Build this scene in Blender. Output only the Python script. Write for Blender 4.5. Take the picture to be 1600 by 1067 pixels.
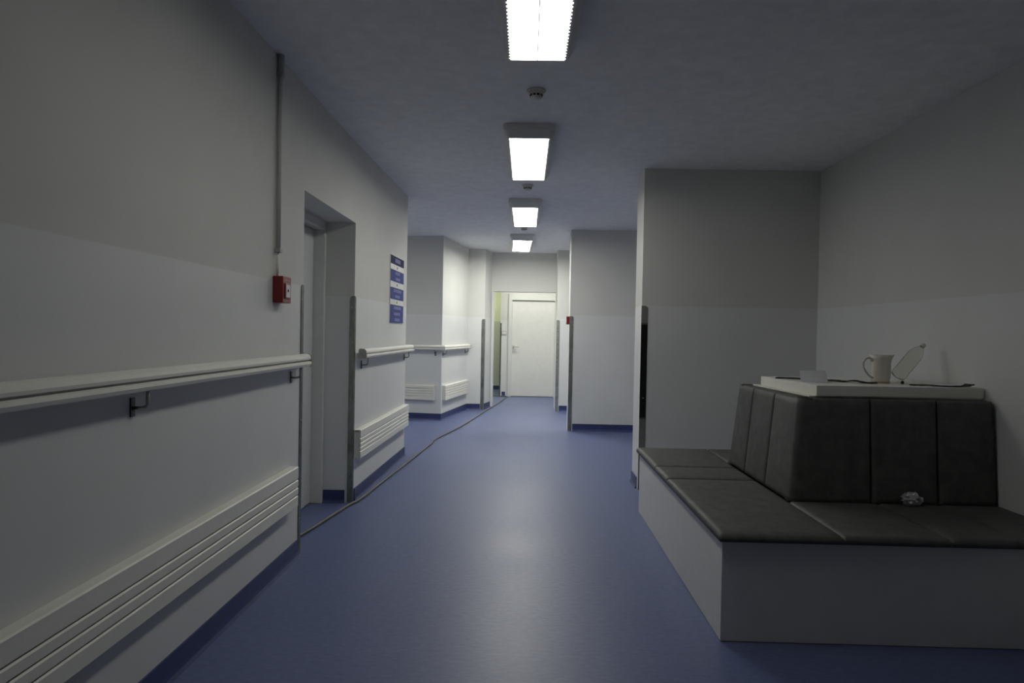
import bpy, bmesh, math, random
from mathutils import Vector, Matrix
random.seed(7)
for o in list(bpy.data.objects): bpy.data.objects.remove(o, do_unlink=True)
scene = bpy.context.scene
COL = scene.collection

# ------------------------------------------------------------------ camera
FPX, H = 1040.0, 1.35
VPX, VPY, ROLL = 822.0, 520.0, math.radians(1.1)     # vanishing point of the corridor, camera roll
Yc = Vector(((VPX-800)/FPX, -(VPY-533.5)/FPX, -1.0)).normalized()
Uc = Vector((math.sin(ROLL), math.cos(ROLL), 0)); Uc = (Uc - Yc*Uc.dot(Yc)).normalized()
Xc = Yc.cross(Uc)
M3 = Matrix((Xc, Yc, Uc))                             # camera axes -> world axes
cam_d = bpy.data.cameras.new('camera'); cam = bpy.data.objects.new('camera', cam_d); COL.objects.link(cam)
cam_d.sensor_fit = 'HORIZONTAL'; cam_d.sensor_width = 36.0; cam_d.lens = FPX/1600*36.0
cam_d.clip_start = 0.05; cam_d.clip_end = 100
cam.matrix_world = Matrix.Translation((0, 0, H)) @ M3.to_4x4()
scene.camera = cam

# ------------------------------------------------------------------ world and exposure
w = bpy.data.worlds.new('world'); scene.world = w; w.use_nodes = True
w.node_tree.nodes['Background'].inputs[0].default_value = (0.02, 0.022, 0.025, 1)
w.node_tree.nodes['Background'].inputs[1].default_value = 0.1
vs = scene.view_settings
vs.view_transform = 'Standard'; vs.look = 'None'; vs.gamma = 1.0; vs.use_curve_mapping = False
vs.exposure = 0.0
LAMPS = [7.5, 14.0, 25.0, 46.0]                        # radiance of the four corridor lamps: strengths set apart to brighten the far end
LOBBY, PASSAGE, SIDE = 28.0, 26.0, 13.0                            # lamps behind the far opening

# ------------------------------------------------------------------ materials
MATS = {}
def new_mat(name):
    m = bpy.data.materials.new(name); m.use_nodes = True; MATS[name] = m
    nt = m.node_tree; return m, nt, nt.nodes['Principled BSDF']
def nd(nt, t, **k):
    n = nt.nodes.new(t)
    for a, b in k.items(): setattr(n, a, b)
    return n
def ramp(nt, fac, stops):
    r = nd(nt, 'ShaderNodeValToRGB'); e = r.color_ramp.elements
    e[0].position, e[0].color = stops[0][0], (*stops[0][1], 1)
    e[1].position, e[1].color = stops[-1][0], (*stops[-1][1], 1)
    for p, c in stops[1:-1]:
        x = e.new(p); x.color = (*c, 1)
    nt.links.new(fac, r.inputs[0]); return r.outputs[0]
def noise(nt, scale, detail=4, rough=.55, coord='Object', stretch=None):
    tc = nd(nt, 'ShaderNodeTexCoord'); out = tc.outputs[coord]
    if stretch:
        mp = nd(nt, 'ShaderNodeMapping'); mp.inputs['Scale'].default_value = stretch
        nt.links.new(out, mp.inputs[0]); out = mp.outputs[0]
    n = nd(nt, 'ShaderNodeTexNoise'); n.inputs['Scale'].default_value = scale
    n.inputs['Detail'].default_value = detail; n.inputs['Roughness'].default_value = rough
    nt.links.new(out, n.inputs['Vector']); return n.outputs[0]
def bump(nt, b, h, strength, dist=.002):
    bp = nd(nt, 'ShaderNodeBump'); bp.inputs['Strength'].default_value = strength
    bp.inputs['Distance'].default_value = dist
    nt.links.new(h, bp.inputs['Height']); nt.links.new(bp.outputs[0], b.inputs['Normal'])
def plain(name, c, rough=.5, metal=0., var=.06, scale=12, bmp=0., bscale=150, spec=.5):
    m, nt, b = new_mat(name)
    lo = tuple(x*(1-var) for x in c); hi = tuple(min(1, x*(1+var)) for x in c)
    nt.links.new(ramp(nt, noise(nt, scale), [(.3, lo), (.7, hi)]), b.inputs['Base Color'])
    b.inputs['Roughness'].default_value = rough; b.inputs['Metallic'].default_value = metal
    b.inputs['Specular IOR Level'].default_value = spec
    if bmp: bump(nt, b, noise(nt, bscale, 3), bmp)
    return m
def wall_paint(name, up, low, zline=1.605):
    m, nt, b = new_mat(name)
    g = nd(nt, 'ShaderNodeNewGeometry'); s = nd(nt, 'ShaderNodeSeparateXYZ'); nt.links.new(g.outputs['Position'], s.inputs[0])
    c = nd(nt, 'ShaderNodeMath', operation='LESS_THAN'); nt.links.new(s.outputs['Z'], c.inputs[0]); c.inputs[1].default_value = zline
    n1 = noise(nt, 2.5, 5)
    def tone(col): return ramp(nt, n1, [(.3, tuple(x*.965 for x in col)), (.7, tuple(x*1.02 for x in col))])
    mx = nd(nt, 'ShaderNodeMix', data_type='RGBA')
    nt.links.new(c.outputs[0], mx.inputs['Factor']); nt.links.new(tone(up), mx.inputs['A']); nt.links.new(tone(low), mx.inputs['B'])
    nt.links.new(mx.outputs['Result'], b.inputs['Base Color'])
    mr = nd(nt, 'ShaderNodeMapRange'); nt.links.new(c.outputs[0], mr.inputs[0])
    mr.inputs['To Min'].default_value = .8; mr.inputs['To Max'].default_value = .55
    nt.links.new(mr.outputs[0], b.inputs['Roughness'])
    bump(nt, b, noise(nt, 90, 3), .12)
    return m
wall_paint('paint', (.67, .67, .64), (.715, .725, .72))
wall_paint('paint_green', (.78, .80, .58), (.60, .63, .54))
plain('ceiling', (.84, .84, .84), .9, bmp=.1)
# blue marbled linoleum
m, nt, b = new_mat('lino')
n = noise(nt, 55, 8, .7, stretch=(.45, 1, 1)); n2 = noise(nt, 1.0, 3)
c1 = ramp(nt, n, [(.32, (.090, .114, .245)), (.52, (.117, .145, .295)), (.72, (.150, .180, .350))])
c2 = ramp(nt, n2, [(.35, (.95, .95, .95)), (.7, (1.03, 1.03, 1.03))])
mx = nd(nt, 'ShaderNodeMix', data_type='RGBA', blend_type='MULTIPLY'); mx.inputs['Factor'].default_value = 1
nt.links.new(c1, mx.inputs['A']); nt.links.new(c2, mx.inputs['B']); nt.links.new(mx.outputs['Result'], b.inputs['Base Color'])
rr = nd(nt, 'ShaderNodeMapRange'); nt.links.new(n2, rr.inputs[0]); rr.inputs['To Min'].default_value = .34; rr.inputs['To Max'].default_value = .5
nt.links.new(rr.outputs[0], b.inputs['Roughness']); bump(nt, b, noise(nt, 60, 4), .15)
plain('skirting', (.035, .050, .16), .45, var=.15)
plain('rail', (.80, .79, .735), .4, var=.03)
plain('board', (.80, .79, .73), .45, var=.03)
plain('door_white', (.76, .76, .74), .4, var=.025)
plain('door_grey', (.62, .64, .64), .45, var=.03)
plain('frame', (.70, .71, .69), .45, var=.03)
plain('bench_panel', (.70, .69, .67), .5, var=.03)
plain('shelf', (.78, .76, .70), .5, var=.03)
plain('plastic_grey', (.45, .45, .43), .5)
plain('plastic_white', (.75, .75, .72), .4)
plain('lamp_housing', (.72, .72, .70), .5, var=.04)
plain('sensor', (.62, .61, .52), .5)
plain('dark', (.012, .012, .014), .5)
plain('red', (.22, .012, .016), .4, var=.1)
plain('red_light', (.55, .25, .22), .5)
plain('paper', (.80, .80, .84), .7, var=.05)
plain('navy', (.022, .022, .10), .75, spec=.12)
plain('sign_blue', (.075, .09, .30), .75, spec=.12)
plain('lettering', (.32, .33, .54), .75, spec=.12)
plain('cable', (.15, .145, .13), .6)
plain('ceramic', (.68, .65, .58), .13, var=.03, spec=.8)
plain('tan', (.50, .40, .28), .6)
plain('foil', (.62, .60, .64), .3, metal=.6, var=.3, scale=40)
plain('cloth_dark', (.018, .018, .02), .8)
plain('conduit', (.60, .60, .56), .5)
plain('steel', (.42, .43, .42), .38, metal=1., var=.25, scale=30, bmp=.1, bscale=40)
plain('steel_dark', (.13, .14, .13), .45, metal=.9, var=.4, scale=18)
# scuffed steel: bright with dark worn patches
m, nt, b = new_mat('steel_worn')
c = ramp(nt, noise(nt, 9, 6, .7, stretch=(1, 1, .35)), [(.34, (.12, .125, .11)), (.5, (.27, .28, .26)), (.7, (.38, .385, .36))])
nt.links.new(c, b.inputs['Base Color']); b.inputs['Metallic'].default_value = .85; b.inputs['Roughness'].default_value = .4
# corner guard plate: near-black band at mid height, lighter grey above and below
m, nt, b = new_mat('steel_banded')
g = nd(nt, 'ShaderNodeNewGeometry'); sx = nd(nt, 'ShaderNodeSeparateXYZ'); nt.links.new(g.outputs['Position'], sx.inputs[0])
mr = nd(nt, 'ShaderNodeMapRange'); nt.links.new(sx.outputs['Z'], mr.inputs[0]); mr.inputs['From Max'].default_value = 1.7
c = ramp(nt, mr.outputs[0], [(0, (.22, .225, .21)), (.36, (.24, .245, .23)), (.375, (.02, .021, .02)), (.845, (.015, .016, .015)), (.86, (.32, .32, .30))])
nt.links.new(c, b.inputs['Base Color']); b.inputs['Metallic'].default_value = .6; b.inputs['Roughness'].default_value = .4
# grey leatherette
m, nt, b = new_mat('leather')
c = ramp(nt, noise(nt, 14, 7, .7), [(.3, (.060, .061, .058)), (.7, (.115, .116, .109))])
nt.links.new(c, b.inputs['Base Color']); b.inputs['Roughness'].default_value = .58; b.inputs['Specular IOR Level'].default_value = .35
bump(nt, b, noise(nt, 220, 4), .3, .001)
# clear plastic
m, nt, b = new_mat('clear_plastic')
b.inputs['Base Color'].default_value = (.9, .9, .86, 1); b.inputs['Roughness'].default_value = .12
b.inputs['Transmission Weight'].default_value = 1.; b.inputs['IOR'].default_value = 1.25
# lamp diffusers
def emis(name, col, s):
    m, nt, b = new_mat(name); b.inputs['Base Color'].default_value = (.8, .8, .8, 1)
    b.inputs['Emission Color'].default_value = (*col, 1); b.inputs['Emission Strength'].default_value = s
for i, s in enumerate(LAMPS): emis('diffuser_%d' % (i+1), (1., .995, .91), s)
emis('diffuser_lobby', (1., .995, .88), LOBBY)
emis('diffuser_green', (.96, 1., .74), PASSAGE)
emis('diffuser_side', (1., .995, .91), SIDE)

# ------------------------------------------------------------------ helpers
def obj(name, bm, mat, parent=None, smooth=False):
    bmesh.ops.recalc_face_normals(bm, faces=bm.faces[:])
    me = bpy.data.meshes.new(name); bm.to_mesh(me); bm.free()
    me.materials.append(MATS[mat])
    if smooth:
        for p in me.polygons: p.use_smooth = True
    o = bpy.data.objects.new(name, me); COL.objects.link(o)
    if parent: o.parent = parent
    return o
def tag(o, label, cat, group=None):
    o['label'] = label; o['category'] = cat
    if group: o['group'] = group
    return o
def struct(o, label=None):
    o['kind'] = 'structure'
    if label: o['label'] = label
    return o
def thing(name, label, cat, loc=(0, 0, 0), rz=0., group=None):
    o = bpy.data.objects.new(name, None); COL.objects.link(o); o.location = loc; o.rotation_euler = (0, 0, rz)
    o.empty_display_size = .05
    return tag(o, label, cat, group)
def nb(): return bmesh.new()
def box(bm, x0, x1, y0, y1, z0, z1, bev=0., seg=2):
    vs_ = [bm.verts.new(p) for p in [(x0,y0,z0),(x1,y0,z0),(x1,y1,z0),(x0,y1,z0),(x0,y0,z1),(x1,y0,z1),(x1,y1,z1),(x0,y1,z1)]]
    fs = [bm.faces.new([vs_[i] for i in q]) for q in [(3,2,1,0),(4,5,6,7),(0,1,5,4),(1,2,6,5),(2,3,7,6),(3,0,4,7)]]
    if bev:
        es = list({e for f in fs for e in f.edges})
        bmesh.ops.bevel(bm, geom=es, offset=bev, segments=seg, affect='EDGES', profile=.5)
    return bm
def prism(bm, pts, z0, z1):
    a = [bm.verts.new((x, y, z0)) for x, y in pts]; c = [bm.verts.new((x, y, z1)) for x, y in pts]
    n = len(pts); bm.faces.new(a[::-1]); bm.faces.new(c)
    for i in range(n): bm.faces.new((a[i], a[(i+1) % n], c[(i+1) % n], c[i]))
    return bm
def sweep(bm, path, prof, z_off=0.):
    """profile (d, z) swept along a plan path; d is measured to the right of the direction of travel, mitred at bends"""
    P = [Vector((p[0], p[1])) for p in path]; rings = []
    for i, p in enumerate(P):
        ns = []
        if i > 0: t = (P[i]-P[i-1]).normalized(); ns.append(Vector((t.y, -t.x)))
        if i < len(P)-1: t = (P[i+1]-P[i]).normalized(); ns.append(Vector((t.y, -t.x)))
        n = (sum(ns, Vector((0, 0)))).normalized(); n = n / max(.2, n.dot(ns[0]))
        rings.append([bm.verts.new((p.x+n.x*d, p.y+n.y*d, z+z_off)) for d, z in prof])
    k = len(prof)
    for a, c in zip(rings, rings[1:]):
        for i in range(k): bm.faces.new((a[i], a[(i+1) % k], c[(i+1) % k], c[i]))
    bm.faces.new(rings[0]); bm.faces.new(rings[-1][::-1])
    return bm
def tube(bm, pts, r, seg=8):
    P = [Vector(p) for p in pts]; rings = []
    for i, p in enumerate(P):
        t = (P[min(i+1, len(P)-1)] - P[max(i-1, 0)]).normalized()
        u = t.cross(Vector((0, 0, 1)) if abs(t.z) < .9 else Vector((0, 1, 0))).normalized(); v = t.cross(u)
        rings.append([bm.verts.new(p + (u*math.cos(2*math.pi*k/seg) + v*math.sin(2*math.pi*k/seg))*r) for k in range(seg)])
    for a, c in zip(rings, rings[1:]):
        for i in range(seg): bm.faces.new((a[i], a[(i+1) % seg], c[(i+1) % seg], c[i]))
    bm.faces.new(rings[0]); bm.faces.new(rings[-1][::-1])
    return bm
def lathe(bm, prof, seg=28, cap0=True, cap1=False):
    rings = [[bm.verts.new((r*math.cos(2*math.pi*k/seg), r*math.sin(2*math.pi*k/seg), z)) for k in range(seg)] for r, z in prof]
    for a, c in zip(rings, rings[1:]):
        for i in range(seg): bm.faces.new((a[i], a[(i+1) % seg], c[(i+1) % seg], c[i]))
    if cap0: bm.faces.new(rings[0][::-1])
    if cap1: bm.faces.new(rings[-1])
    return bm
def loft(bm, rings):
    R = [[bm.verts.new(p) for p in r] for r in rings]; k = len(R[0])
    for a, c in zip(R, R[1:]):
        for i in range(k): bm.faces.new((a[i], a[(i+1) % k], c[(i+1) % k], c[i]))
    bm.faces.new(R[0][::-1]); bm.faces.new(R[-1])
    return bm
def catmull(pts, n=6):
    P = [Vector(p) for p in pts]; P = [2*P[0]-P[1]] + P + [2*P[-1]-P[-2]]; out = []
    for i in range(1, len(P)-2):
        for k in range(n):
            t = k/n
            out.append(.5*((2*P[i]) + (P[i+1]-P[i-1])*t + (2*P[i-1]-5*P[i]+4*P[i+1]-P[i+2])*t*t + (3*P[i]-P[i-1]-3*P[i+1]+P[i+2])*t**3))
    out.append(P[-2]); return out

# ------------------------------------------------------------------ the setting
CZ = 2.79                                            # ceiling height
XL, XR = -1.335, 2.51                                # left corridor wall, right alcove wall
D0, D1, OPZ = 3.95, 5.14, 2.175                      # doorway in the left wall
BX, BY = -1.29, 7.12                                 # far corner of the left wall
PC, PD, PE, PR = (-1.27, 10.04), (-1.015, 11.55), (-.725, 11.57), (-.635, 12.05)   # angled block at the left
PCL = (-4.0, 10.51)
struct(obj('floor', box(nb(), -4.2, 3.2, -3.2, 16.4, -.1, 0), 'lino'))
struct(obj('ceiling', box(nb(), -4.2, 3.2, -3.2, 16.4, CZ, CZ+.1), 'ceiling'))
bm = nb(); box(bm, -1.8, XL, -3, D0, 0, CZ); box(bm, -1.8, XL, D0, D1, OPZ, CZ)
prism(bm, [(XL, D1), (BX, BY), (-1.8, BY), (-1.8, D1)], 0, CZ)
struct(obj('wall_left', bm, 'paint'))
struct(obj('wall_left_side_passage', box(nb(), -4.2, -4.0, BY-.4, 12.3, 0, CZ), 'paint'))
struct(obj('wall_left_side_passage_front', box(nb(), -4.0, -1.8, BY-.25, BY, 0, CZ), 'paint'))
struct(obj('wall_left_block', prism(nb(), [PC, PD, PE, PR, (-.635, 12.22), (-4.0, 12.22), PCL], 0, CZ), 'paint'))
struct(obj('wall_far_lintel', box(nb(), -.635, .53, 12.06, 12.22, 2.09, CZ), 'paint'))
struct(obj('wall_right_far_pier', box(nb(), .53, 2.9, 11.54, 12.22, 0, CZ), 'paint'))
struct(obj('wall_right_middle_pier', box(nb(), .605, 2.9, 9.25, 9.55, 0, CZ), 'paint'))
struct(obj('wall_right_near_pier', box(nb(), 1.0, 2.9, 5.8, 6.14, 0, CZ), 'paint'))
struct(obj('wall_right', box(nb(), XR, XR+.2, -3, 5.8, 0, CZ), 'paint'))
struct(obj('wall_right_recess', box(nb(), 2.9, 3.1, 5.8, 12.22, 0, CZ), 'paint'))
struct(obj('wall_back', box(nb(), -1.8, XR+.2, -3.2, -3, 0, CZ), 'paint'))
JX = -.545
bm = nb(); box(bm, JX, -.345, 14.04, 14.24, 0, CZ); box(bm, .635, 1.6, 14.04, 14.24, 0, CZ); box(bm, -.345, .635, 14.04, 14.24, 2.085, CZ)
struct(obj('wall_far_end', bm, 'paint'))
struct(obj('wall_far_room_right', box(nb(), 1.6, 1.8, 12.22, 14.24, 0, CZ), 'paint'))
struct(obj('wall_far_passage', box(nb(), -4.0, 1.8, 15.6, 15.8, 0, CZ), 'paint_green'))
struct(obj('wall_far_room_left', box(nb(), -4.2, -4.0, 12.3, 15.8, 0, CZ), 'paint_green'))
struct(obj('wall_far_passage_end', box(nb(), 1.6, 1.8, 14.24, 15.6, 0, CZ), 'paint_green'))

# skirting, a navy vinyl strip along the foot of each wall
SK = [(0, 0), (.022, 0), (.012, .014), (.008, .03), (.008, .10), (0, .10)]
def skirt(name, path): return struct(obj(name, sweep(nb(), path, SK), 'skirting'))
skirt('baseboard_left', [(XL, -3), (XL, D0-.055)])
skirt('baseboard_left_jamb', [(-1.555, D1), (XL-.055, D1)])
skirt('baseboard_left_beyond_door', [(XL+.001, D1+.055), (BX, BY), (-1.8, BY)])
skirt('baseboard_left_block', [PCL, PC, PD, (PE[0]-.055, PE[1]-.015)])
skirt('baseboard_left_reveal', [(PE[0]+.012, PE[1]+.06), (PR[0], PR[1]-.06)])
skirt('baseboard_far_end', [(JX+.05, 14.04), (-.42, 14.04)])
skirt('baseboard_far_passage', [(-3.9, 15.6), (1.5, 15.6)])
skirt('baseboard_right_far', [(.59, 11.54), (2.9, 11.54)])
skirt('baseboard_right_middle', [(.665, 9.25), (2.9, 9.25)])
skirt('baseboard_right_near', [(1.06, 5.8), (XR, 5.8), (XR, -3)])
skirt('baseboard_right_near_return', [(1.4, 6.14), (1.0, 6.14), (1.0, 5.86)])

# ------------------------------------------------------------------ doors
d = obj('door_1', box(nb(), -1.69, -1.645, 3.99, 5.098, .008, 2.11, .003), 'door_grey'); struct(d, 'pale grey door leaf set back in the left doorway')
bm = nb(); box(bm, -1.72, -1.56, 5.10, D1, 0, OPZ, .004); box(bm, -1.72, -1.56, D0, 3.995, 0, OPZ, .004); box(bm, -1.72, -1.56, 3.995, 5.10, 2.115, OPZ, .004)
obj('door_frame', bm, 'frame', d)
bm = nb(); box(bm, -1.645, -1.638, 4.04, 4.08, .93, 1.13, .002); tube(bm, [(-1.65, 4.06, 1.05), (-1.60, 4.06, 1.05), (-1.595, 4.08, 1.05), (-1.595, 4.17, 1.05)], .009)
obj('door_handle', bm, 'steel', d)
d = obj('door_2', box(nb(), -.30, .59, 14.05, 14.09, .012, 2.03, .003), 'door_white'); struct(d, 'plain white door at the far end of the corridor')
bm = nb(); box(bm, -.375, -.30, 14.005, 14.12, 0, 2.16, .004); box(bm, .59, .665, 14.005, 14.12, 0, 2.16, .004); box(bm, -.30, .59, 14.005, 14.12, 2.035, 2.16, .004)
obj('door_frame', bm, 'frame', d)
hp = obj('handle_plate', box(nb(), -.285, -.205, 14.038, 14.05, 1.0, 1.10, .004), 'plastic_white', d)
obj('door_handle', tube(nb(), [(-.26, 14.045, 1.06), (-.26, 13.99, 1.06), (-.25, 13.985, 1.06), (-.15, 13.985, 1.055)], .010), 'steel', d)
obj('keyhole', box(nb(), -.268, -.255, 14.036, 14.042, 1.015, 1.035), 'dark', hp)
struct(obj('trim_1', box(nb(), -.633, -.59, 12.03, 12.24, 0, 2.085, .004), 'frame'), 'white jamb strip of the far opening')

# ------------------------------------------------------------------ stainless corner guards
def corner_guard(loc, da, db, z1, leg, mats, label, z0=.002):
    """two plates leave the corner along the wall directions da and db"""
    t = thing('corner_guard', label, 'corner guard', (*loc, 0), 0)
    A, B = Vector(da).normalized(), Vector(db).normalized()
    def out(a, b):
        n = Vector((a.y, -a.x)); return n if n.dot(b) < 0 else -n
    nA, nB = out(A, B), out(B, A); th, g = .004, .0006
    c0, c1 = (nA+nB)*g, (nA+nB)*th
    def poly(D, n, L): return [c0, c1, D*L+n*th, D*L+n*g]
    fo = None
    for nm, D, n, m in (('front_plate', A, nA, mats[0]), ('side_plate', B, nB, mats[1])):
        p = obj(nm, prism(nb(), poly(D, n, leg), z0, z1-.018), m, t)
        # rounded top: the plate narrows in two steps
        bm = nb(); prism(bm, poly(D, n, leg*.9), z1-.018, z1-.008); prism(bm, poly(D, n, leg*.68), z1-.008, z1)
        obj('rounded_top', bm, m, p)
        for z in (z0+.22, (z0+z1)/2, z1-.09):
            q = D*leg*.5 + n*th; r = .0055
            bm = nb(); sg = 10
            ra = [bm.verts.new((*(q + D*r*math.cos(k*2*math.pi/sg)), z + r*math.sin(k*2*math.pi/sg))) for k in range(sg)]
            rb = [bm.verts.new((*(q + n*.002 + D*r*.7*math.cos(k*2*math.pi/sg)), z + r*.7*math.sin(k*2*math.pi/sg))) for k in range(sg)]
            bm.faces.new(rb)
            for k in range(sg): bm.faces.new((ra[k], ra[(k+1) % sg], rb[(k+1) % sg], rb[k]))
            obj('screw', bm, 'steel', p)
    return t
corner_guard((XL, D0), (-1, 0), (0, -1), 1.61, .04, ('steel', 'steel_dark'), 'thin steel corner guard beside the large red fire call point')
corner_guard((XL, D1), (-1, 0), (.023, 1), 1.61, .036, ('steel_worn', 'steel_dark'), 'worn steel corner guard with a dark scuff between the left doorway and the blue sign')
corner_guard(PE, (PD[0]-PE[0], PD[1]-PE[1]), (PR[0]-PE[0], PR[1]-PE[1]), 1.575, .05, ('steel_worn', 'steel'), 'steel corner guard beside the far opening, across from the plain white pier')
corner_guard((.53, 11.54), (1, 0), (0, 1), 1.585, .05, ('steel', 'steel'), 'steel corner guard right next to the far white door')
corner_guard((JX, 14.04), (1, 0), (0, 1), 1.55, .026, ('steel_dark', 'steel_dark'), 'dark steel corner guard beside the light switch, behind the far opening')
corner_guard((.605, 9.25), (1, 0), (0, 1), 1.595, .05, ('steel_worn', 'steel'), 'steel corner guard with the small red call point behind its top')
corner_guard((1.0, 5.8), (1, 0), (0, 1), 1.605, .052, ('steel_banded', 'plastic_white'), 'dark and white corner guard on the pier beside the upholstered bench')

# ------------------------------------------------------------------ handrails
RAIL_TOP = [(.022, .040), (.022, .066), (.030, .073), (.048, .075), (.064, .071), (.074, .062), (.078, .050), (.077, .040), (.072, .038)]
RAIL_CORE = [(.024, .028), (.024, .041), (.066, .041), (.066, .028)]
RAIL_LIP = [(.022, .004), (.022, .031), (.072, .031), (.080, .027), (.083, .016), (.078, .004), (.068, 0), (.030, 0)]
def handrail(path, ztop, brackets, label):
    z0 = ztop-.075
    t = thing('handrail', label, 'handrail', (path[0][0], path[0][1], 0))
    off = Matrix.Translation((-path[0][0], -path[0][1], 0))
    def put(name, bm, m, sm=False, par=None):
        bm.transform(off); return obj(name, bm, m, par or t, sm)
    put('rail_cover', sweep(nb(), path, RAIL_TOP, z0), 'rail'); put('rail_core', sweep(nb(), path, RAIL_CORE, z0), 'plastic_grey')
    put('lower_lip', sweep(nb(), path, RAIL_LIP, z0), 'rail')
    for a, b in ((path[0], path[1]), (path[-1], path[-2])):          # profile end caps
        A, B = Vector(a), Vector(b); dv = (A-B).normalized()
        e = A + dv*.006; q = [tuple(A), tuple(e)] if a is path[-1] else [tuple(e), tuple(A)]
        put('end_cap', sweep(nb(), q, [(.019, 0), (.019, .066), (.030, .077), (.064, .075), (.080, .062), (.085, .016), (.078, -.002)], z0), 'plastic_grey')
    for (bx, by, nx, ny) in brackets:
        n = Vector((nx, ny)).normalized(); tt = Vector((-n.y, n.x)); P = lambda d, s, z: (bx+n.x*d+tt.x*s, by+n.y*d+tt.y*s, z)
        zz = z0-.06
        bm = nb(); vs_ = [P(d_, s_, z_) for d_ in (.001, .006) for s_, z_ in ((-.011, zz-.03), (.011, zz-.03), (.011, zz+.035), (-.011, zz+.035))]
        V = [bm.verts.new(p) for p in vs_]
        for q in ((0,1,2,3), (7,6,5,4), (0,4,5,1), (1,5,6,2), (2,6,7,3), (3,7,4,0)): bm.faces.new([V[i] for i in q])
        pl = put('bracket_plate', bm, 'steel_dark')
        put('bracket_arm', tube(nb(), [P(.004, 0, zz), P(.036, 0, zz), P(.048, 0, zz+.004), P(.055, 0, zz+.014), P(.056, 0, zz+.063)], .006), 'steel', True, pl)
    return t
sl = (BX-XL)/(BY-D1)
bx = lambda y: XL + sl*(y-D1)
handrail([(XL, -2.9), (XL, 3.875)], 1.205, [(XL, .7, 1, 0), (XL, 2.23, 1, 0), (XL, 3.76, 1, 0)], 'long white handrail on the wall below the large red call point')
handrail([(bx(5.215), 5.215), (bx(7.2), 7.2)], 1.2, [(bx(5.36), 5.36, 1, 0), (bx(7.03), 7.03, 1, 0)], 'short white handrail below the blue direction sign')
nd_ = Vector((PD[1]-PC[1], -(PD[0]-PC[0]))).normalized(); nc_ = Vector((-(PC[1]-PCL[1]), PC[0]-PCL[0])) * -1
nc_ = Vector((PC[1]-PCL[1], -(PC[0]-PCL[0]))).normalized()
lerp = lambda a, b, t: (a[0]+(b[0]-a[0])*t, a[1]+(b[1]-a[1])*t)
handrail([lerp(PC, PCL, .42), PC, lerp(PC, PD, .97)], 1.14,
         [(*lerp(PC, PCL, .035), *nc_), (*lerp(PC, PD, .04), *nd_), (*lerp(PC, PD, .9), *nd_), (*lerp(PC, PCL, .37), *nc_)], 'white handrail wrapping around the outer corner of the side passage')

# ------------------------------------------------------------------ slatted bumper boards low on the walls
def bumper(a, b, z0, z1, cuts, label, dep=.05):
    """a to b along the wall foot, the room is on the right of travel; cuts are the groove heights"""
    t = thing('bumper_board', label, 'wall guard', (a[0], a[1], 0))
    off = Matrix.Translation((-a[0], -a[1], 0))
    def put(name, bm, m): bm.transform(off); return obj(name, bm, m, t)
    put('backing', sweep(nb(), [a, b], [(.001, z0+.004), (dep-.014, z0+.004), (dep-.014, z1-.004), (.001, z1-.004)]), 'board')
    zs = [z0] + cuts + [z1]
    for lo, hi in zip(zs, zs[1:]):
        l, h = lo+(.003 if lo != z0 else 0), hi-(.003 if hi != z1 else 0)
        back = dep-.0135 if hi != z1 else .001
        put('board', sweep(nb(), [a, b], [(dep-.0135, l), (dep-.003, l), (dep, l+.003), (dep, h-.005), (dep-.006, h), (back, h), (back, max(l, h-.02)), (dep-.0135, max(l, h-.02))]), 'board')
    return t
bumper((XL, -2.9), (XL, 3.77), .335, .562, [.400, .445, .489], 'long white four-board bumper low on the wall below the longest handrail')
bumper((bx(5.2), 5.2), (bx(7.1), 7.1), .335, .562, [.395, .428, .461, .497], 'white slatted bumper board low on the wall below the blue sign')
bumper(lerp(PC, PCL, .3), lerp(PC, PCL, .035), .305, .528, [.365, .402, .440, .480], 'white slatted bumper board facing down the corridor, left of the outer corner', .05)
bumper(lerp(PC, PD, .05), lerp(PC, PD, .96), .295, .523, [.355, .392, .430, .470], 'white slatted bumper board just round the outer corner toward the far opening', .05)

# ------------------------------------------------------------------ red fire call points, conduit, sign, switch
t = thing('fire_call_point', 'large red fire call point with white window at the foot of the conduit', 'fire alarm', (XL, 3.53, 1.555))
obj('case', box(nb(), .001, .055, -.062, .062, -.07, .07, .004), 'red', t)
fr = obj('window_frame', box(nb(), .055, .060, -.036, .040, -.048, .034, .002), 'red', t)
obj('window_paper', box(nb(), .058, .0615, -.027, .031, -.040, .027, .001), 'paper', fr)
obj('push_dot', lathe(nb(), [(.008, 0), (.008, .003), (.005, .004)], 14, True, True), 'dark', t).matrix_local = Matrix.Translation((.0605, 0, -.004)) @ Matrix.Rotation(math.pi/2, 4, 'Y')
bm = nb()
for k in range(7): box(bm, .0545, .0556, -.042+k*.012, -.042+k*.012+.008, .047, .058)
obj('lettering', bm, 'red_light', t)
t = thing('fire_call_point', 'small red fire call point on the side of the middle pier', 'fire alarm', (.605, 9.33, 1.535))
obj('case', box(nb(), -.045, -.001, -.055, .055, -.055, .055, .004), 'red', t)
obj('window_paper', box(nb(), -.047, -.0445, -.03, .03, -.03, .02, .001), 'paper', t)

t = thing('cable_conduit', 'grey conduit running up the left wall from the red call point', 'conduit', (XL, 3.50, 1.625))
obj('pipe', tube(nb(), [(.016, 0, .14), (.016, 0, CZ-1.625-.002)], .0125, 12), 'conduit', t, True)
for z in (.135, 1.06): obj('clip', box(nb(), .001, .034, -.017, .017, z-.011, z+.011, .003), 'plastic_grey', t)
obj('upper_sleeve', tube(nb(), [(.018, .0, 1.07), (.018, .0, CZ-1.625-.001)], .0165, 12), 'plastic_grey', t, True)
for s in (-.007, .007): obj('cable', tube(nb(), [(.012, s, .0015), (.014, s, .07), (.016, s*.8, .15)], .0042), 'plastic_white', t, True)

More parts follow.
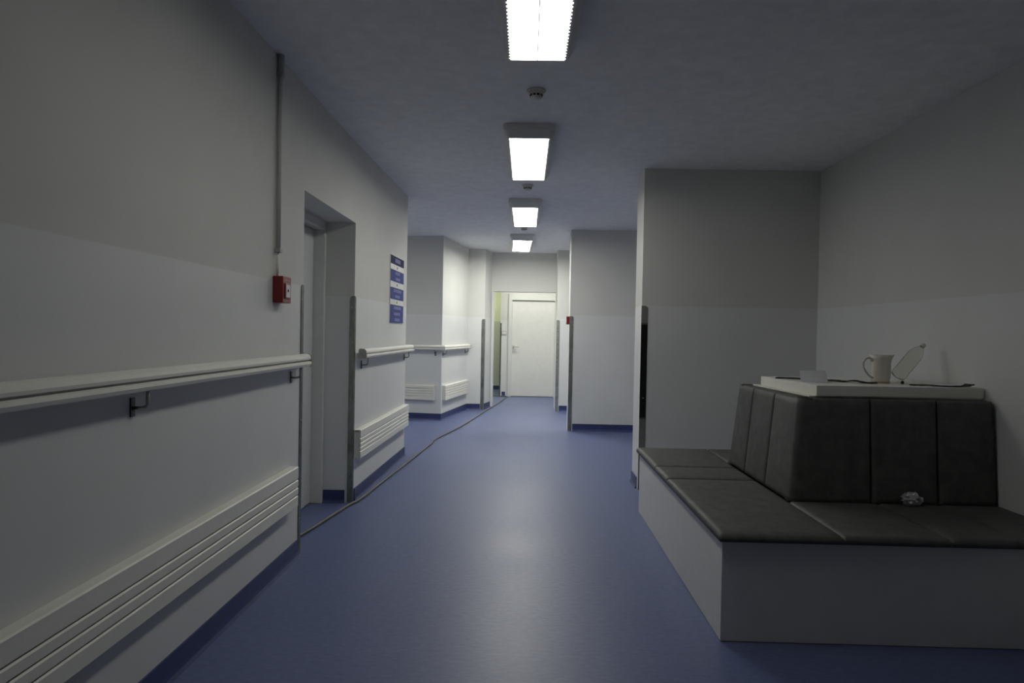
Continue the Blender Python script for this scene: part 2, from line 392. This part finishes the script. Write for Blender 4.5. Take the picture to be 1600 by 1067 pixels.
t = thing('direction_sign', 'tall sign of four blue text plates on the left wall', 'sign', (bx(6.32)+.001, 6.32, 0), -math.atan(sl))
SH = .60; rows = [(1.995, 2.075, 'navy', [.62]), (1.828, 1.940, 'sign_blue', [.55, .45]), (1.655, 1.768, 'sign_blue', [.85, .5]), (1.425, 1.600, 'sign_blue', [.8, .75, .55])]
obj('backing', box(nb(), 0, .006, 0, SH, 1.42, 2.08, .001), 'plastic_white', t)
for z0, z1, m, lines in rows:
    p = obj('text_plate', box(nb(), .006, .010, .008, SH-.008, z0, z1, .001), m, t)
    n = len(lines); hh = (z1-z0)/n
    for i, L in enumerate(lines):
        zc = z1-hh*(i+.5); W = SH*.62*L; y = SH/2-W/2; bm = nb()
        while y < SH/2+W/2:
            wl = random.uniform(.016, .026); box(bm, .0095, .0105, y, y+wl, zc-hh*.25, zc+hh*.25); y += wl+.011
        obj('text_line', bm, 'lettering', p)
for z in (1.968, 1.798, 1.627): obj('arrow', prism(nb(), [(.0055, SH/2-.02), (.0068, SH/2-.02), (.0068, SH/2+.02), (.0055, SH/2+.02)], z-.01, z+.01), 'cable', t)

t = thing('light_switch', 'double white light switch beside the far door', 'switch', (-.466, 14.04, 1.34))
obj('plate', box(nb(), -.05, .05, -.012, -.001, -.042, .042, .003), 'plastic_grey', t)
for x in (-.022, .022): obj('rocker', box(nb(), x-.018, x+.018, -.018, -.012, -.028, .030, .002), 'plastic_white', t)

# ------------------------------------------------------------------ ceiling lights
def rrect(w, l, r, z, n=4):
    out = []
    for cx, cy, a0 in ((w/2-r, l/2-r, 0), (-w/2+r, l/2-r, 90), (-w/2+r, -l/2+r, 180), (w/2-r, -l/2+r, 270)):
        for k in range(n+1):
            a = math.radians(a0+90*k/n); out.append((cx+r*math.cos(a), cy+r*math.sin(a), z))
    return out
def light(y, x, rz, label, mat):
    L = 1.25
    t = thing('ceiling_light', label, 'ceiling light', (x, y, CZ), rz, None)
    obj('housing', loft(nb(), [rrect(.36, L+.05, .04, -.001), rrect(.365, L+.055, .042, -.045), rrect(.30, L+.015, .02, -.098)]), 'lamp_housing', t)
    for s in (-1, 1): obj('diffuser', box(nb(), min(s*.0025, s*.136), max(s*.0025, s*.136), -L/2+.012, L/2-.012, -.101, -.0985), mat, t)
    obj('centre_rib', box(nb(), -.0022, .0022, -L/2+.012, L/2-.012, -.1025, -.0985), 'lamp_housing', t)
    for s in (-1, 1):
        bm = nb(); a, c = s*.137, s*.1455; box(bm, min(a, c), max(a, c), -L/2+.01, L/2-.01, -.108, -.0985)
        for k in range(38):
            yy = -L/2+.03+k*(L-.06)/37; a2 = s*.131; box(bm, min(a, a2), max(a, a2), yy-.009, yy+.009, -.107, -.1012)
        obj('louvre_edge', bm, 'lamp_housing', t)
    return t
light(2.675, .03, 0, 'fluorescent ceiling light before the first smoke detector, level with the bench', 'diffuser_1')
light(5.24, -.005, 0, 'fluorescent ceiling light between the first two smoke detectors, by the left doorway', 'diffuser_2')
light(7.80, -.035, 0, 'fluorescent ceiling light between the second and third smoke detectors', 'diffuser_3')
light(10.36, -.095, math.radians(1.5), 'slightly crooked fluorescent ceiling light next to the angled wall block', 'diffuser_4')
light(13.1, .1, math.pi/2, 'ceiling light in the lobby in front of the far door', 'diffuser_lobby')
light(14.95, -1.6, math.pi/2, 'greenish ceiling light in the passage behind the far wall', 'diffuser_green')
light(8.5, -2.9, math.pi/2, 'ceiling light in the side passage behind the end of the left wall', 'diffuser_side')

def detector(x, y, label):
    t = thing('smoke_detector', label, 'smoke detector', (x, y, CZ))
    def flip(prof): return [(r, -z) for r, z in prof]
    obj('base', lathe(nb(), flip([(.056, .001), (.056, .010), (.052, .014)]), 24, True, True), 'sensor', t, True)
    obj('head', lathe(nb(), flip([(.046, .014), (.045, .024), (.036, .028), (.036, .040), (.034, .046), (.016, .052), (.004, .053)]), 24, True, True), 'sensor', t, True)
    for k in range(10):
        bm = nb(); box(bm, .0345, .0385, -.007, .007, -.0395, -.0285)
        bm.transform(Matrix.Rotation(k*2*math.pi/10, 4, 'Z')); obj('vent_slot', bm, 'dark', t)
    return t
detector(.033, 3.97, 'smoke detector on the ceiling nearest the bench alcove')
detector(-.012, 6.5, 'smoke detector on the ceiling near the blue sign')
detector(-.053, 9.08, 'smoke detector on the ceiling beside the crooked light')

# ------------------------------------------------------------------ upholstered bench around a backrest island
SX0, SY0, SY1, SZ = .865, 2.915, 5.13, .492
RX0, RY0, RY1 = 1.415, 3.545, 4.62
t = thing('upholstered_bench', 'grey leatherette wraparound bench on a white box base', 'bench', (1.7, 4.0, 0))
off = Matrix.Translation((-1.7, -4.0, 0))
def put(name, bm, m, sm=False, par=None): bm.transform(off); return obj(name, bm, m, par or t, sm)
bm = nb(); box(bm, .885, XR-.003, 2.95, 5.09, .002, .447, .002); put('base', bm, 'bench_panel')
bm = nb(); box(bm, .895, XR-.003, 2.96, 5.08, .447, .453); put('shadow_gap', bm, 'dark')
def cushion(x0, x1, y0, y1, z0, z1, dome=.008, bev=.016, tx=0., n=(8, 8)):
    """a puffed pad: grid top with rounded rim"""
    bm = nb(); g = []
    r = bev
    def prof(u, lo, hi):    # positions along one axis with a rounded rim
        return lo+(hi-lo)*u
    us = [0, .02, .06, .15, .3, .5, .7, .85, .94, .98, 1]
    rows_ = []
    for v in us:
        row = []
        for u in us:
            x, y = prof(u, x0, x1), prof(v, y0, y1)
            d = min(x-x0, x1-x, y-y0, y1-y); q = min(1, d/r)
            e = math.sqrt(max(0, 1-(1-q)**2))
            du = min(1, min(u, 1-u)*3.3); dv = min(1, min(v, 1-v)*3.3)
            z = z1-r + r*e + dome*math.sin(du*math.pi/2)*math.sin(dv*math.pi/2)
            row.append(bm.verts.new((x, y, z)))
        rows_.append(row)
    k = len(us)
    for j in range(k-1):
        for i in range(k-1): bm.faces.new((rows_[j][i], rows_[j][i+1], rows_[j+1][i+1], rows_[j+1][i]))
    rim = [rows_[0][i] for i in range(k)] + [rows_[j][k-1] for j in range(1, k)] + [rows_[k-1][i] for i in range(k-2, -1, -1)] + [rows_[j][0] for j in range(k-2, 0, -1)]
    low = [bm.verts.new((v.co.x, v.co.y, z0)) for v in rim]; m_ = len(rim)
    for i in range(m_): bm.faces.new((rim[i], rim[(i+1) % m_], low[(i+1) % m_], low[i]))
    bm.faces.new(low[::-1]); return bm
Z0 = .453
for x0, x1, y0, y1 in ((SX0, 1.405, SY0, 4.04), (SX0, 1.405, 4.04, 4.40), (SX0, 1.405, 4.40, SY1),
                       (1.405, 1.87, SY0, RY0), (1.87, 2.19, SY0, RY0), (2.19, XR-.003, SY0, RY0),
                       (1.405, 1.87, RY1, SY1), (1.87, 2.19, RY1, SY1), (2.19, XR-.003, RY1, SY1)):
    put('seat_cushion', cushion(x0+.0008, x1-.0008, y0+.0008, y1-.0008, Z0, SZ-.006, .006, .013), 'leather', True)
bm = nb(); loft(bm, [[(RX0+.05, RY0+.04, .45), (XR-.004, RY0+.04, .45), (XR-.004, RY1-.04, .45), (RX0+.05, RY1-.04, .45)],
                     [(RX0+.09, RY0+.07, 1.02), (XR-.004, RY0+.07, 1.02), (XR-.004, RY1-.07, 1.02), (RX0+.09, RY1-.07, 1.02)]]); put('back_core', bm, 'bench_panel')
def back_panel(P0, P1, inward, z0, z1, lean, thick=.055, e0=0., e1=0.):
    """upright pad from P0 to P1 (plan), leaning back over its height; e0/e1 shift the top ends along the pad"""
    bm = nb(); A, B = Vector(P0), Vector(P1); tdir = (B-A).normalized(); n = Vector(inward)
    us = [0, .03, .08, .2, .5, .8, .92, .97, 1]; vs_ = [0, .02, .06, .2, .5, .8, .93, .98, 1]; L = (B-A).length
    rows_ = []
    for v in vs_:
        row = []
        for u in us:
            d = min(u*L, (1-u)*L, v*(z1-z0)*2, (1-v)*(z1-z0)); q = min(1, d/.016); e = .016*(1-math.sqrt(max(0, 1-(1-q)**2)))
            puff = .007*math.sin(min(1, min(u, 1-u)*3)*math.pi/2)*math.sin(min(1, min(v, 1-v)*4)*math.pi/2)
            p = A + tdir*(L*u + v*(e0*(1-u) + e1*u)) + n*(lean*v + e - puff)
            row.append(bm.verts.new((p.x, p.y, z0+(z1-z0)*v)))
        rows_.append(row)
    k, h = len(us), len(vs_)
    for j in range(h-1):
        for i in range(k-1): bm.faces.new((rows_[j][i], rows_[j][i+1], rows_[j+1][i+1], rows_[j+1][i]))
    rim = [rows_[0][i] for i in range(k)] + [rows_[j][k-1] for j in range(1, h)] + [rows_[h-1][i] for i in range(k-2, -1, -1)] + [rows_[j][0] for j in range(h-2, 0, -1)]
    bk = [bm.verts.new((v.co.x+n.x*thick, v.co.y+n.y*thick, v.co.z)) for v in rim]; m_ = len(rim)
    for i in range(m_): bm.faces.new((rim[i], rim[(i+1) % m_], bk[(i+1) % m_], bk[i]))
    bm.faces.new(bk[::-1]); return bm
BZ0, BZ1 = .475, 1.029
for x0, x1, e0, e1 in ((RX0, 1.845, .05, 0), (1.845, 2.195, 0, 0), (2.195, XR-.006, 0, -.012)):
    put('backrest_panel', back_panel((x0+.0006, RY0), (x1-.0006, RY0), (0, 1), BZ0, BZ1, .04, e0=e0, e1=e1), 'leather', True)
for y0, y1, e0, e1 in ((RY0, 3.93, .04, 0), (3.93, 4.29, 0, 0), (4.29, RY1, 0, -.04)):
    put('backrest_panel', back_panel((RX0, y0+.0006), (RX0, y1-.0006), (1, 0), BZ0, BZ1, .05, e0=e0, e1=e1), 'leather', True)
for x0, x1, e0, e1 in ((RX0, 1.845, .05, 0), (1.845, 2.195, 0, 0), (2.195, XR-.006, 0, -.012)):
    put('backrest_panel', back_panel((x0+.0006, RY1), (x1-.0006, RY1), (0, -1), BZ0, BZ1, .04, e0=e0, e1=e1), 'leather', True)

t = thing('shelf_top', 'thick white slab shelf lying on top of the bench backrest', 'shelf', (2.0, 4.0, 1.030), math.radians(2.5))
obj('slab', box(nb(), -.435, .488, -.345, .42, .008, .065, .002), 'shelf', t)
obj('lower_lip', box(nb(), -.470, .486, -.33, .46, .0, .008, .001), 'shelf', t)
ST = 1.0955

# things on the shelf
bm = nb(); q = .16
V = [bm.verts.new(p) for p in [(-.075, -.045, 0), (.075, -.052, 0), (.058, .012, .066), (-.088, .018, .060), (.072, .045, 0), (-.07, .05, 0)]]
bm.faces.new((V[0], V[1], V[2], V[3])); bm.faces.new((V[3], V[2], V[4], V[5]))
r = bmesh.ops.solidify(bm, geom=bm.faces[:], thickness=.0012)
o = tag(obj('folded_card', bm, 'paper'), 'small white folded paper card standing on the shelf beside the jug', 'paper'); o.location = (1.69, 3.92, ST+.0015); o.rotation_euler = (0, 0, math.radians(-28)); o.scale = (.95, .95, 1)
t = thing('ceramic_jug', 'cream glazed ceramic jug with a loop handle on the shelf', 'jug', (2.085, 3.95, ST), math.radians(8))
prof = [(.040, 0), (.047, .004), (.049, .02), (.052, .04), (.054, .07), (.053, .095), (.052, .115), (.056, .14), (.064, .164)]
inner = [(.061, .164), (.053, .14), (.049, .115), (.050, .08), (.047, .03), (.040, .010)]
bm = nb(); lathe(bm, prof + inner, 32, True, True)
for v in bm.verts:                                      # pulled spout
    if v.co.z > .11 and v.co.x > 0:
        k = (v.co.z-.11)/.055*max(0, v.co.x/.064)**6; v.co.x += .014*k; v.co.z += .004*k
obj('body', bm, 'ceramic', t, True)
obj('handle', tube(nb(), catmull([(-.050, 0, .128), (-.072, 0, .146), (-.100, 0, .138), (-.112, 0, .105), (-.098, 0, .070), (-.070, 0, .040), (-.050, 0, .030)], 4), .0062, 10), 'ceramic', t, True)
obj('foot_ring', lathe(nb(), [(.041, -.0005), (.0485, .0), (.0495, .010)], 32, True, False), 'tan', t, True)
t = thing('plastic_bottle', 'clear empty plastic bottle leaning against the wall next to the jug', 'bottle')
A, B = Vector((2.245, 4.06, ST+.037)), Vector((2.42, 4.10, 1.325)); ax = (B-A).normalized(); L = (B-A).length
t.matrix_world = Matrix.Translation(A) @ ax.to_track_quat('Z', 'X').to_matrix().to_4x4()
pr = [(.022, 0), (.033, .004), (.035, .02)]
for k in range(6): pr += [(.035, .04+k*.02), (.0325, .05+k*.02)]
pr += [(.035, .165), (.031, .19), (.020, .222), (.0135, .235), (.0135, .25)]
pr = [(r_*1.25, z) for r_, z in pr[:-2]] + pr[-2:]
full = pr + [(r_-.0012, z) for r_, z in reversed(pr[1:])] + [(.020, .002)]
obj('body', lathe(nb(), full, 24, True, True), 'clear_plastic', t, True)
obj('cap', lathe(nb(), [(.0155, .243), (.0155, .262), (.013, .264)], 20, True, True), 'plastic_white', t)
# dark thin cloth strips and slack leads along the shelf
def ribbon(pts, w, th=.004):
    P = catmull(pts, 6); bm = nb(); R = []
    for i, p in enumerate(P):
        tt = (P[min(i+1, len(P)-1)]-P[max(i-1, 0)]); s = Vector((-tt.y, tt.x, 0)).normalized()*w*.5*(1+.25*math.sin(i*1.7))
        R.append([bm.verts.new(p+s), bm.verts.new(p-s), bm.verts.new(p-s+Vector((0, 0, th))), bm.verts.new(p+s+Vector((0, 0, th)))])
    for a, c in zip(R, R[1:]):
        for i in range(4): bm.faces.new((a[i], a[(i+1) % 4], c[(i+1) % 4], c[i]))
    bm.faces.new(R[0]); bm.faces.new(R[-1][::-1]); return bm
Z = ST+.0005
tag(obj('dark_cloth', ribbon([(1.575, 4.20, Z), (1.66, 4.13, Z+.003), (1.76, 4.06, Z), (1.84, 3.99, Z+.003), (1.88, 3.95, Z+.001), (1.92, 3.92, Z+.008), (1.97, 3.885, Z), (2.02, 3.865, Z+.002)], .05, .007), 'cloth_dark'), 'rumpled strip of black cloth lying between the card and the jug', 'cloth')
tag(obj('dark_cloth', ribbon([(2.17, 3.80, Z), (2.25, 3.77, Z+.003), (2.33, 3.74, Z), (2.42, 3.72, Z+.004), (2.46, 3.73, Z+.014)], .05, .004), 'cloth_dark'), 'thin black cloth strip with a raised end on the shelf beside the wall', 'cloth')
tag(obj('foot_bead', lathe(nb(), [(.004, 0), (.009, .004), (.010, .010), (.006, .016), (.002, .018)], 14, True, True), 'dark', None, True), 'tiny black knob lying beside the foot of the jug', 'knob').location = (2.185, 3.90, ST+.0005)

# crumpled foil on the seat
bm = nb(); bmesh.ops.create_icosphere(bm, subdivisions=3, radius=1)
for v in bm.verts:
    k = .75+.45*random.random(); v.co = Vector((v.co.x*.052*k, v.co.y*.026*k, max(-.0, .034+v.co.z*.036*k)))
tag(obj('crumpled_wrapper', bm, 'foil'), 'crumpled silvery wrapper on the bench seat against the dark backrest', 'litter').location = (2.02, 3.49, SZ-.001)

# power cable along the floor
pts = [(-1.46, 4.12), (-1.438, 4.27), (-1.408, 4.455), (-1.335, 4.993), (-1.285, 5.25), (-1.235, 5.99), (-1.175, 6.8), (-1.122, 7.61), (-1.10, 7.907), (-1.095, 8.26), (-.877, 9.51), (-.645, 11.46), (-.53, 12.3), (-.40, 13.6), (-.385, 13.93), (-.60, 14.0), (-1.2, 14.3)]
tag(obj('power_cable', tube(nb(), catmull([(x, y, .0115) for x, y in pts], 8), .0105, 10), 'cable', None, True), 'grey power cable lying along the blue floor to the far door', 'cable')
